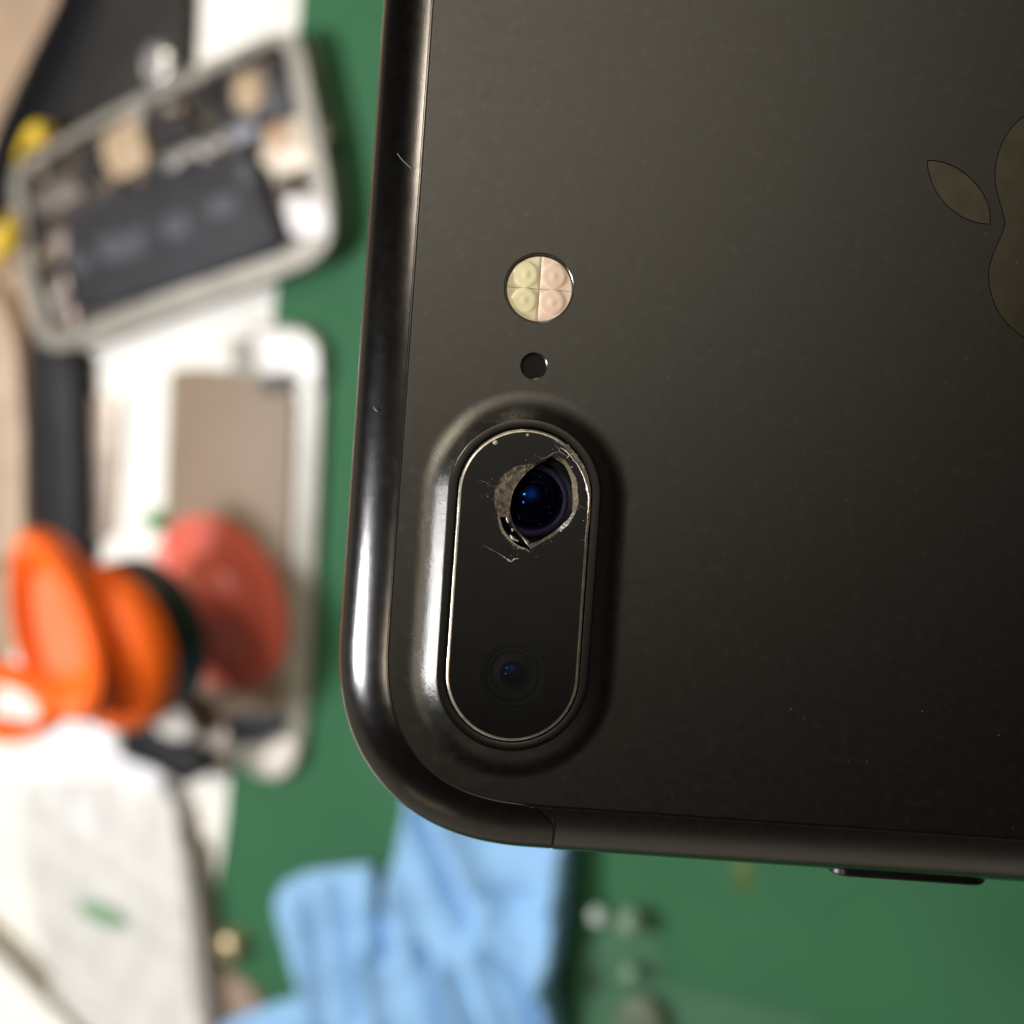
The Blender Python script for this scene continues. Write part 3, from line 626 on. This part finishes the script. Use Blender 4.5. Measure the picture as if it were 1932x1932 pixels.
for k in range(150):
    q_ = random.choice(hwl); R__ = abs(random.gauss(0, .05)); a__ = random.uniform(0, 6.28); X, Y = q_[0]+R__*math.cos(a__), q_[1]+R__*math.sin(a__)
    lens_in = False
    zz = GT+.0004
    dx_ = max(0, abs(X-pc.x)); 
    if dx_ > .40: continue
    # nothing floats over the open hole
    inn_ = False; jj = len(hwl)-1
    for ii in range(len(hwl)):
        if (hwl[ii][1] > Y) != (hwl[jj][1] > Y) and X < (hwl[jj][0]-hwl[ii][0])*(Y-hwl[ii][1])/(hwl[jj][1]-hwl[ii][1])+hwl[ii][0]: inn_ = not inn_
        jj = ii
    if inn_: continue
    r_ = random.choice((.0016, .002, .0028, .0045)); b0 = len(gd)
    for a_ in range(4): gd.append((X+r_*math.cos(a_*1.57+a__)*random.uniform(.6, 1.5), Y+r_*math.sin(a_*1.57+a__), zz))
    gd.append((X, Y, zz+r_*.8)); gfc += [[b0+a_, b0+(a_+1) % 4, b0+4] for a_ in range(4)]
gdo = mesh('glass_dust', gd, gfc, dimc, cg, False); gdo['kind'] = 'stuff'
# inside of the camera well
rings('camera_well', [stad(.432, HT-.045), stad(.430, -.16)], hole_m, phone, False, True)
blue_gl = bpy.data.materials.new('blue_coated_lens'); blue_gl.use_nodes = True
def coat(name, tint, rough=.04, base=(.001, .001, .003)):
    m = mat(name, base, rough, 0, .1, 5); b = m.node_tree.nodes['Principled BSDF']; sock(b, ['Specular IOR Level'], .8); sock(b, ['Specular Tint'], (*tint, 1)); return m
bl1 = coat('blue_lens_coating', (.015, .14, .9)); bl2 = coat('pale_lens_coating', (.10, .35, .9)); bl3 = mat('dark_lens_glass', (.0015, .0015, .0025), .08, spec=.25)
def lens(cc, zt, par_name, s=1.0, dim=False):
    lb = hole_m if dim else mat('black_lens_barrel', (.002, .002, .0025), .6, spec=.1)
    lr = hole_m if dim else mat('violet_rim', (.018, .012, .034), .6, 0, .3, 40, spec=.1)
    o = lathe(par_name, [(.300*s, zt-.10), (.300*s, zt-.012), (.262*s, zt-.012), (.250*s, zt-.03), (.236*s, zt-.045)], lb, phone, (cc.x, cc.y, 0), 64)
    lathe('lens_rim', [(.236*s, zt-.045), (.226*s, zt-.040), (.212*s, zt-.040), (.200*s, zt-.048)], lr, o, (cc.x, cc.y, 0), 64)
    lathe('outer_element', [(.200*s, zt-.050)]+[(q_*s, zt-.036-.5*(q_*q_-.0121)*s/.26) for q_ in (.18, .16, .14, .125, .11)], hole_m if dim else bl2, o, (cc.x, cc.y, 0), 64)
    R_ = .19*s
    lathe('inner_element', [(.11*s, zt-.036)]+[(R_*math.sin(a_), zt-.036-R_*.78+R_*math.cos(a_)) for a_ in [math.radians(38-i*2.6) for i in range(0, 15)]], bl1, o, (cc.x, cc.y, 0), 64)
    return o
l1 = L((1430+690/4.829)*.63889, (1300+850/4.829)*.63889, .03)
lens(l1, .045, 'lens', 1.0, False)
lens(w2c, .050, 'lens', .72, True)
random.seed(8); ld_, lf_ = [], []
for k in range(26):
    a__ = random.uniform(0, 6.28); q_ = random.uniform(.02, .19); X, Y = l1.x+q_*math.cos(a__), l1.y+q_*math.sin(a__); r_ = random.choice((.0018, .0026, .004)); b0 = len(ld_)
    for a_ in range(4): ld_.append((X+r_*math.cos(a_*1.57+a__)*random.uniform(.5, 1.6), Y+r_*math.sin(a_*1.57+a__), .0125))
    ld_.append((X, Y, .0125+r_*.6)); lf_ += [[b0+a_, b0+(a_+1) % 4, b0+4] for a_ in range(4)]
ldo = mesh('lens_dust', ld_, lf_, mat('brown_lens_dust', (.09, .07, .055), .7), phone, False); ldo['kind'] = 'stuff'
# flash
fl = lathe('flash', [(.2312, .0), (.2300, -.0006), (.2220, -.0075), (.2212, -.011), (.2210, -.045)], black_side, phone, (flc.x, flc.y, 0), 64)
yl = mat('yellow_phosphor', (.94, .83, .50), .2, 0, .10, 14, .4, 30); pk = mat('peach_phosphor', (.98, .70, .52), .2, 0, .08, 14, .4, 30)
yl2 = mat('pale_yellow_diffuser', (.94, .80, .55), .3, 0, .12, 12); pk2 = mat('pale_peach_diffuser', (.98, .72, .56), .3, 0, .1, 12)
for sx_, sy_ in ((-1, 1), (-1, -1), (1, 1), (1, -1)):
    vs, fs = [], []; R_ = .213; g = .0012; K2 = 30
    for i in range(K2+1):
        for j in range(K2+1):
            u, v = i/K2, j/K2
            # square-to-quarter-disc
            X = g+(R_-g)*u*math.sqrt(1-(v*v)/2); Y = g+(R_-g)*v*math.sqrt(1-(u*u)/2)
            rr = math.hypot(X-.092, Y-.088); z = -.020+.007*math.exp(-(rr/.085)**4)-.003*math.exp(-(min(X, Y)/.010)**2)
            vs.append((flc.x+.003+sx_*X, flc.y-.004+sy_*Y, z))
    for i in range(K2):
        for j in range(K2): fs.append([i*(K2+1)+j, (i+1)*(K2+1)+j, (i+1)*(K2+1)+j+1, i*(K2+1)+j+1])
    o = mesh('flash_cell', vs, fs, yl2 if sx_ < 0 else pk2, fl)
    lathe('led_dome', [(.086, -.0125), (.078, -.0095), (.066, -.0080), (.050, -.0078), (.036, -.0076), (.026, -.0066), (.016, -.0052), (.008, -.0045), (.001, -.0043)], yl if sx_ < 0 else pk, o, (flc.x+sx_*.092, flc.y+sy_*.086, -.004), 32)
lathe('flash_floor', [(.2212, -.040), (.001, -.040)], mat('tan_flash_floor', (.45, .36, .26), .6), fl, (flc.x, flc.y, 0), 48)
# microphone
mi = lathe('microphone', [(.0838, -.0065), (.082, -.012), (.082, -.05), (.001, -.05)], hole_m, phone, (mc.x, mc.y, 0), 40)
lathe('chamfer', [(.0897, .0), (.0890, -.0006), (.0838, -.0052), (.0836, -.0065)], black_side, mi, (mc.x, mc.y, 0), 40)
for k in range(-5, 6):
    for ax in (0, 1):
        o_ = k*.014; h_ = math.sqrt(max(0, .080**2-o_**2)); A = Vector((o_, -h_, -.03+.003*ax)); E_ = Vector((o_, h_, -.03+.003*ax))
        Rm = Matrix.Rotation(math.radians(35+90*ax), 3, 'Z'); A = Rm @ A; E_ = Rm @ E_
        if k == -5 and ax == 0: mv, mf = [], []
        dr = (E_-A).normalized(); pp = Vector((-dr.y, dr.x, 0))*.0035; c_ = Vector((mc.x, mc.y, 0)); b0 = len(mv)
        mv += [A-pp+c_, A+pp+c_, E_+pp+c_, E_-pp+c_]; mf.append([b0, b0+1, b0+2, b0+3])
mesh('grille', mv, mf, mesh_m, mi, False)
# logo
for nm, pl in (('logo_body', body), ('logo_leaf', leaf)):
    v_, f_ = fill([shrink(pl, .0075)], -.002); ob = mesh(nm, v_, f_, logo_m, phone, False)
    b0 = 0; N_ = len(pl); s1 = shrink(pl, .0)
    mesh('logo_groove', [(p[0], p[1], -.0002) for p in s1]+[(p[0], p[1], -.012) for p in s1]+[(p[0], p[1], -.012) for p in shrink(pl, .02)], [[j, (j+1) % N_, N_+(j+1) % N_, N_+j] for j in range(N_)]+[[N_+j, N_+(j+1) % N_, 2*N_+(j+1) % N_, 2*N_+j] for j in range(N_)], seam_m, ob, False)
# side button
bx0, bx1 = L(1566, 1640, -TK).x, L(1862, 1660, -TK).x
rg = []
for (dy, sh) in ((.05, 0), (-.028, 0), (-.041, .012), (-.046, .035)):
    o_ = []; w = bx1-bx0-2*sh; hz = .13-sh
    for a_ in range(32):
        t = 2*math.pi*a_/32; cx = (bx0+bx1)/2+(1 if math.cos(t) > 0 else -1)*(w/2-hz)+hz*math.cos(t); o_.append((cx, yb+dy, -TK-.06+hz*math.sin(t)))
    rg.append(o_)
rings('side_button', rg, mat('black_button', (.05, .045, .045), .3, 1), phone, False, True)
# lint and dust on the phone
def surf_z(x_, y_):
    d = min(x_-xl, y_-yb)
    if d >= INS: return 0
    for k in range(28):
        if prof[k][0] >= d >= prof[k+1][0]: return prof[k][1]
    return -TK
fib = mat('pale_fibre', (.26, .24, .21), .5)
def fibre(pts, r, lab):
    P = []
    for p, q in pts:
        v = L(p, q, 0); z = surf_z(v.x, v.y); v = L(p, q, z); v.z = z+.004; P.append(v)
    P = catmull([phone.matrix_world @ v for v in P], 5)
    o = tube('lint_fibre', P, r, fib, None, 5, org=P[0]); o.location = P[0]; tag(o, lab, 'lint', 'lint fibres on the phone')
fibre([(750, 290), (757, 300), (765, 308), (777, 319)], .0022, 'thin pale hair on the rounded phone side, level with the opened battery')
fibre([(705, 768), (708, 773), (712, 776)], .0045, 'short bright fibre on the phone side, beside the red cup level')
fibre([(714, 934), (712, 938), (714, 944)], .002, 'tiny faint fibre on the phone edge')if False else None
random.seed(11)
dv_, df_ = [], []
for k in range(75):
    X = random.uniform(xl+.5, xl+4.6); Y = random.uniform(yb+.45, yb+5.8)
    if abs(X-pc.x) < .75 and abs(Y-pc.y) < 1.35: continue
    if math.hypot(X-flc.x, Y-flc.y) < .26 or math.hypot(X-mc.x, Y-mc.y) < .1: continue
    r_ = random.choice((.0018, .0022, .003, .0045)); b0 = len(dv_)
    for a_ in range(5): dv_.append((X+r_*math.cos(a_*1.257), Y+r_*math.sin(a_*1.257), .0004))
    dv_.append((X, Y, r_*.7)); df_ += [[b0+a_, b0+(a_+1) % 5, b0+5] for a_ in range(5)]
dust = mesh('dust_specks', dv_, df_, mat('grey_dust', (.11, .105, .095), .8), None, False); dust.matrix_world = phone.matrix_world.copy()
tag(dust, 'fine pale dust specks scattered over the matte black phone back', 'dust', None, 'stuff')
